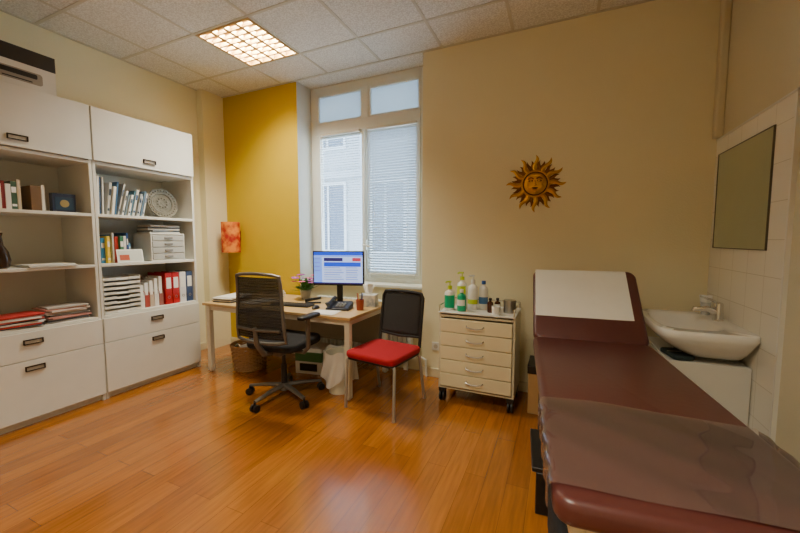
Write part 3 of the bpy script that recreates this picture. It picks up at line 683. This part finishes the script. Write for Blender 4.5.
g=G(); g.box(-.23,.23,.105,.135,.15,.19); g.box(-.23,.23,1.485,1.515,.15,.19); g.box(.235,.265,.142,1.478,.15,.19)
g.obj('lower_rail',M_bedf,t,bevel=.003)
g=G(); g.tube([(.0,1.60,.62),(0,1.8,.66),Mb@Vector((0,.35,-.045))],.012,8); g.obj('back_strut',M_steel,t)
g=G()
def ps(u,v):
    x=-.325+.60*u; s_=.185+.43*v
    if s_<=.575: p=Vector((x,s_,.0515+.0008*(1+math.sin(u*14+v*5))))
    else:
        a=min((s_-.575)/.03,1)*R(90); p=Vector((x,.575+.0262*math.sin(a),.0255+.0262*math.cos(a)))
    return Mb@p
g.grid(ps,24,40); tag(g.obj('paper_sheet',mat('couch_paper',(240,240,232),.85,bump=.1,bs=20),None,(.351,.937,0),(0,0,BA)),'white paper sheet draped over the couch backrest','paper sheet')
m=bpy.data.materials.new('clear_vinyl'); m.use_nodes=True; nt=m.node_tree; nt.nodes.clear()
N=nt.nodes.new; Lk=nt.links.new
out=N('ShaderNodeOutputMaterial'); tr=N('ShaderNodeBsdfTransparent'); tr.inputs[0].default_value=(.97,.95,.94,1)
df=N('ShaderNodeBsdfDiffuse'); df.inputs[0].default_value=rgb((205,175,168)); gl=N('ShaderNodeBsdfGlossy'); gl.inputs['Roughness'].default_value=.045
m1=N('ShaderNodeMixShader'); m1.inputs[0].default_value=.12; m2=N('ShaderNodeMixShader')
tc=N('ShaderNodeTexCoord'); mpp=N('ShaderNodeMapping'); mpp.inputs['Scale'].default_value=(1,1.6,1); n=N('ShaderNodeTexNoise'); n.inputs['Scale'].default_value=2.6; n.inputs['Detail'].default_value=0; n.inputs['Distortion'].default_value=.4
Lk(tc.outputs['Object'],mpp.inputs[0]); Lk(mpp.outputs[0],n.inputs[0]); bp=N('ShaderNodeBump'); bp.inputs['Strength'].default_value=.35; bp.inputs['Distance'].default_value=.03; Lk(n.outputs[0],bp.inputs['Height'])
fr=N('ShaderNodeFresnel'); fr.inputs[0].default_value=1.8; Lk(bp.outputs[0],gl.inputs['Normal'])
Lk(tr.outputs[0],m1.inputs[1]); Lk(df.outputs[0],m1.inputs[2]); Lk(fr.outputs[0],m2.inputs[0]); Lk(m1.outputs[0],m2.inputs[1]); Lk(gl.outputs[0],m2.inputs[2]); Lk(m2.outputs[0],out.inputs[0])
g=G()
def pc(u,v):
    s_=-.42+.84*u; y=.09+.54*v+ .025*math.sin(u*5)*v
    w=.0035+.0022*(1+math.sin(u*13+v*7)*math.sin(v*9+u*4))
    ax=abs(s_)
    if ax<.335: x=s_; z=.75+w
    else:
        d=ax-.335; x=math.copysign(.335+min(d,.02)*.9+.004*math.sin(v*30),s_); z=.75+w-max(0,d-.008)
    return Vector((x,y,z))
g.grid(pc,100,80); tag(g.obj('plastic_cover',m,None,(.351,.937,0),(0,0,BA)),'clear glossy vinyl protector spread over the couch foot end','protective cover')

t=thing('step_stool','black two-step stool standing under the couch','step stool',(.105,2.08,0),BA)
g=G()
for s_ in (-1,1): g.box(-.2,-.0,.19*s_-.012,.19*s_+.012,.0,.22); g.box(0,.2,.19*s_-.012,.19*s_+.012,.0,.42)
g.box(-.03,-.01,-.178,.178,0,.2); g.box(.18,.2,-.178,.178,0,.42)
g.obj('frame',M_black,t,bevel=.004)
g=G(); g.box(-.22,.0,-.2,.2,.22,.245); g.obj('lower_step',M_black,t,bevel=.005)
g=G(); g.box(-.02,.22,-.2,.2,.42,.445); g.obj('upper_step',M_black,t,bevel=.005)
t=thing('pedal_bin','box-shaped bin with wood-coloured sides and black lid beside trolley','bin',(-.04,3.1,0))
g=G(); g.box(-.16,.16,-.13,.13,0,.33); g.obj('body',mat('tan_board',(190,150,96),.6),t,bevel=.004)
g=G(); g.box(-.168,.168,-.138,.138,.33,.40); g.obj('lid',M_black,t,bevel=.006)
g=G(); g.cushion(-.06,.14,-.15,.15,0,.3,.04,.03); g.tube([(.04,-.07,.29),(.04,-.05,.38),(.04,.05,.38),(.04,.07,.29)],.008,8)
tag(g.obj('black_bag',M_blackf,None,(-.04,2.64,0),(0,0,BA)),'soft black bag with handle on floor beneath the couch','bag')
g=G(); g.cushion(-.1,.2,-.2,.2,0,.26,.05,.04); g.tube([(.05,-.08,.25),(.05,-.06,.35),(.05,.06,.35),(.05,.08,.25)],.008,8)
tag(g.obj('black_bag',M_blackf,None,(.1,1.62,0),(0,0,BA)),'black fabric bag lying on the floor beneath the couch','bag')

# ---------------- washbasin
def sel(cx,cy,ax,ay,z,e=6,n=64):
    out=[]
    for k in range(n):
        a=2*math.pi*k/n; c,s_=math.cos(a),math.sin(a)
        x=cx+ax*math.copysign(abs(c)**(2/e),c); y=cy+ay*math.copysign(abs(s_)**(2/e),s_)
        out.append(Vector((min(x,.213),y,z)))
    return out
t=thing('washbasin','white porcelain washbasin mounted on the tiled wall','washbasin',(.815,2.91,0))
g=G()
L=[sel(.07,0,.12,.19,.675,4),sel(.05,0,.16,.26,.70,4),sel(.02,0,.2,.32,.745,4.5),sel(.0,0,.228,.352,.785,5),sel(-.01,0,.243,.367,.815),sel(-.01,0,.25,.373,.83),sel(-.01,0,.25,.373,.86),sel(-.01,0,.245,.368,.867),sel(-.055,0,.168,.285,.866,3.6),sel(-.06,0,.158,.27,.85,3.4),sel(-.06,0,.13,.22,.78,3),sel(-.06,0,.06,.09,.75,2),sel(-.06,0,.02,.02,.747,2)]
g.loops(L); g.obj('basin',M_porc,t,ang=50)
g=G(); g.cyl((-.06,0,.7475),(-.06,0,.752),.022); g.obj('drain',M_chrome,t)
t2=thing('basin_mixer_tap','chrome single-lever mixer tap standing on the washbasin','tap',(.968,2.98,.867))
g=G(); g.cyl((0,0,0),(0,0,.008),.03); g.cyl((0,0,.008),(0,0,.09),.027,.024); g.tube([(0,0,.05),(-.06,0,.075),(-.13,0,.07),(-.135,0,.052)],[.021,.018,.016,.013],12); g.obj('tap_body',M_chrome,t2)
g=G(); g.lathe([(.025,0),(.024,.024),(.008,.032),(0,.033)],20,c=(0,0,.09),c1=False); g.tube([(0,0,.112),(-.04,0,.135),(-.10,0,.155)],[.014,.012,.010],8,flat=.6); g.obj('lever',M_chrome,t2)
t=thing('vanity_cabinet','white laminate cabinet standing below the washbasin','cabinet',(.825,2.94,0))
g=G(); g.box(-.2,.2,-.3,.3,.05,.66); g.box(-.17,.2,-.28,.28,0,.05); g.obj('body',M_white,t,bevel=.003)
for s_ in (-1,1):
    g=G(); y0,y1=(-.298,-.002) if s_<0 else (.002,.298); g.box(-.218,-.201,y0,y1,.055,.655); d=g.obj('door',M_white,t,bevel=.003)
    g=G(); g.cyl((-.218,.04*s_,.55),(-.238,.04*s_,.55),.012,.014,n=14); g.obj('knob',M_chrome,d)
g=G(); g.cushion(-.06,.06,-.1,.1,0,.03,.03,.012); g.box(-.055,.055,-.003,.003,.0295,.033,1)
tag(g.obj('zip_pouch',[mat('dark_teal_fabric',(36,52,54),.8),M_steel],None,(.70,2.75,.661),(0,0,R(12))),'dark teal zip pouch lying on the cabinet','pouch')
t=thing('drinking_glass','clear drinking glass on the washbasin rim','glass',(.962,3.19,.867))
g=G(); g.lathe([(.026,0),(.032,.09),(.03,.09),(.025,.006),(0,.006)],24,c1=False); g.obj('glass',mat('clear_glass',(235,240,240),.05,alpha=.35),t)
g=G(); g.grid(lambda u,v: Vector(((u-.5)*.04*(1+v),.012*math.sin(u*9),.01+.13*v)),10,6); g.obj('tissue',M_paper,t,solid=.001)
t=thing('wall_mirror','frameless rectangular mirror mounted above the washbasin on tiles','mirror',(XR-.022,2.96,1.68))
g=G(); g.box(0,.005,-.365,.365,-.335,.325); g.obj('mirror_glass',mat('mirror_silver',(206,220,216),.05,metal=1),t,smooth=False)
g=G(); g.box(-.003,.006,-.370,-.365,-.34,.33); g.box(-.003,.006,.365,.370,-.34,.33); g.box(-.003,.006,-.370,.370,.325,.330); g.box(-.003,.006,-.370,.370,-.340,-.335); g.obj('edge_trim',mat('mirror_edge',(96,92,80),.4,metal=.6),t,smooth=False)
g=G(); g.box(-.04,.04,-.01,0,-.04,.04); g.cyl((0,-.011,0),(0,-.009,0),.022,m=1)
tag(g.obj('wall_socket',[M_white,mat('sock_grey',(190,180,160),.5)],None,(-1.12,YB,.32),bevel=.002),'white power socket on the beige wall','socket')

# ---------------- world, camera
w=bpy.data.worlds.new('World'); scene.world=w; w.use_nodes=True
bg=w.node_tree.nodes['Background']; bg.inputs[0].default_value=(.77,.90,1,1); bg.inputs[1].default_value=11.5
cam=bpy.data.cameras.new('Camera'); cam.sensor_width=36; cam.lens=357/800*36; cam.clip_start=.02
co=bpy.data.objects.new('Camera',cam); co.location=(0,0,1.4); co.rotation_euler=(R(90-4.3),0,R(24.1)); COL.objects.link(co)
scene.camera=co
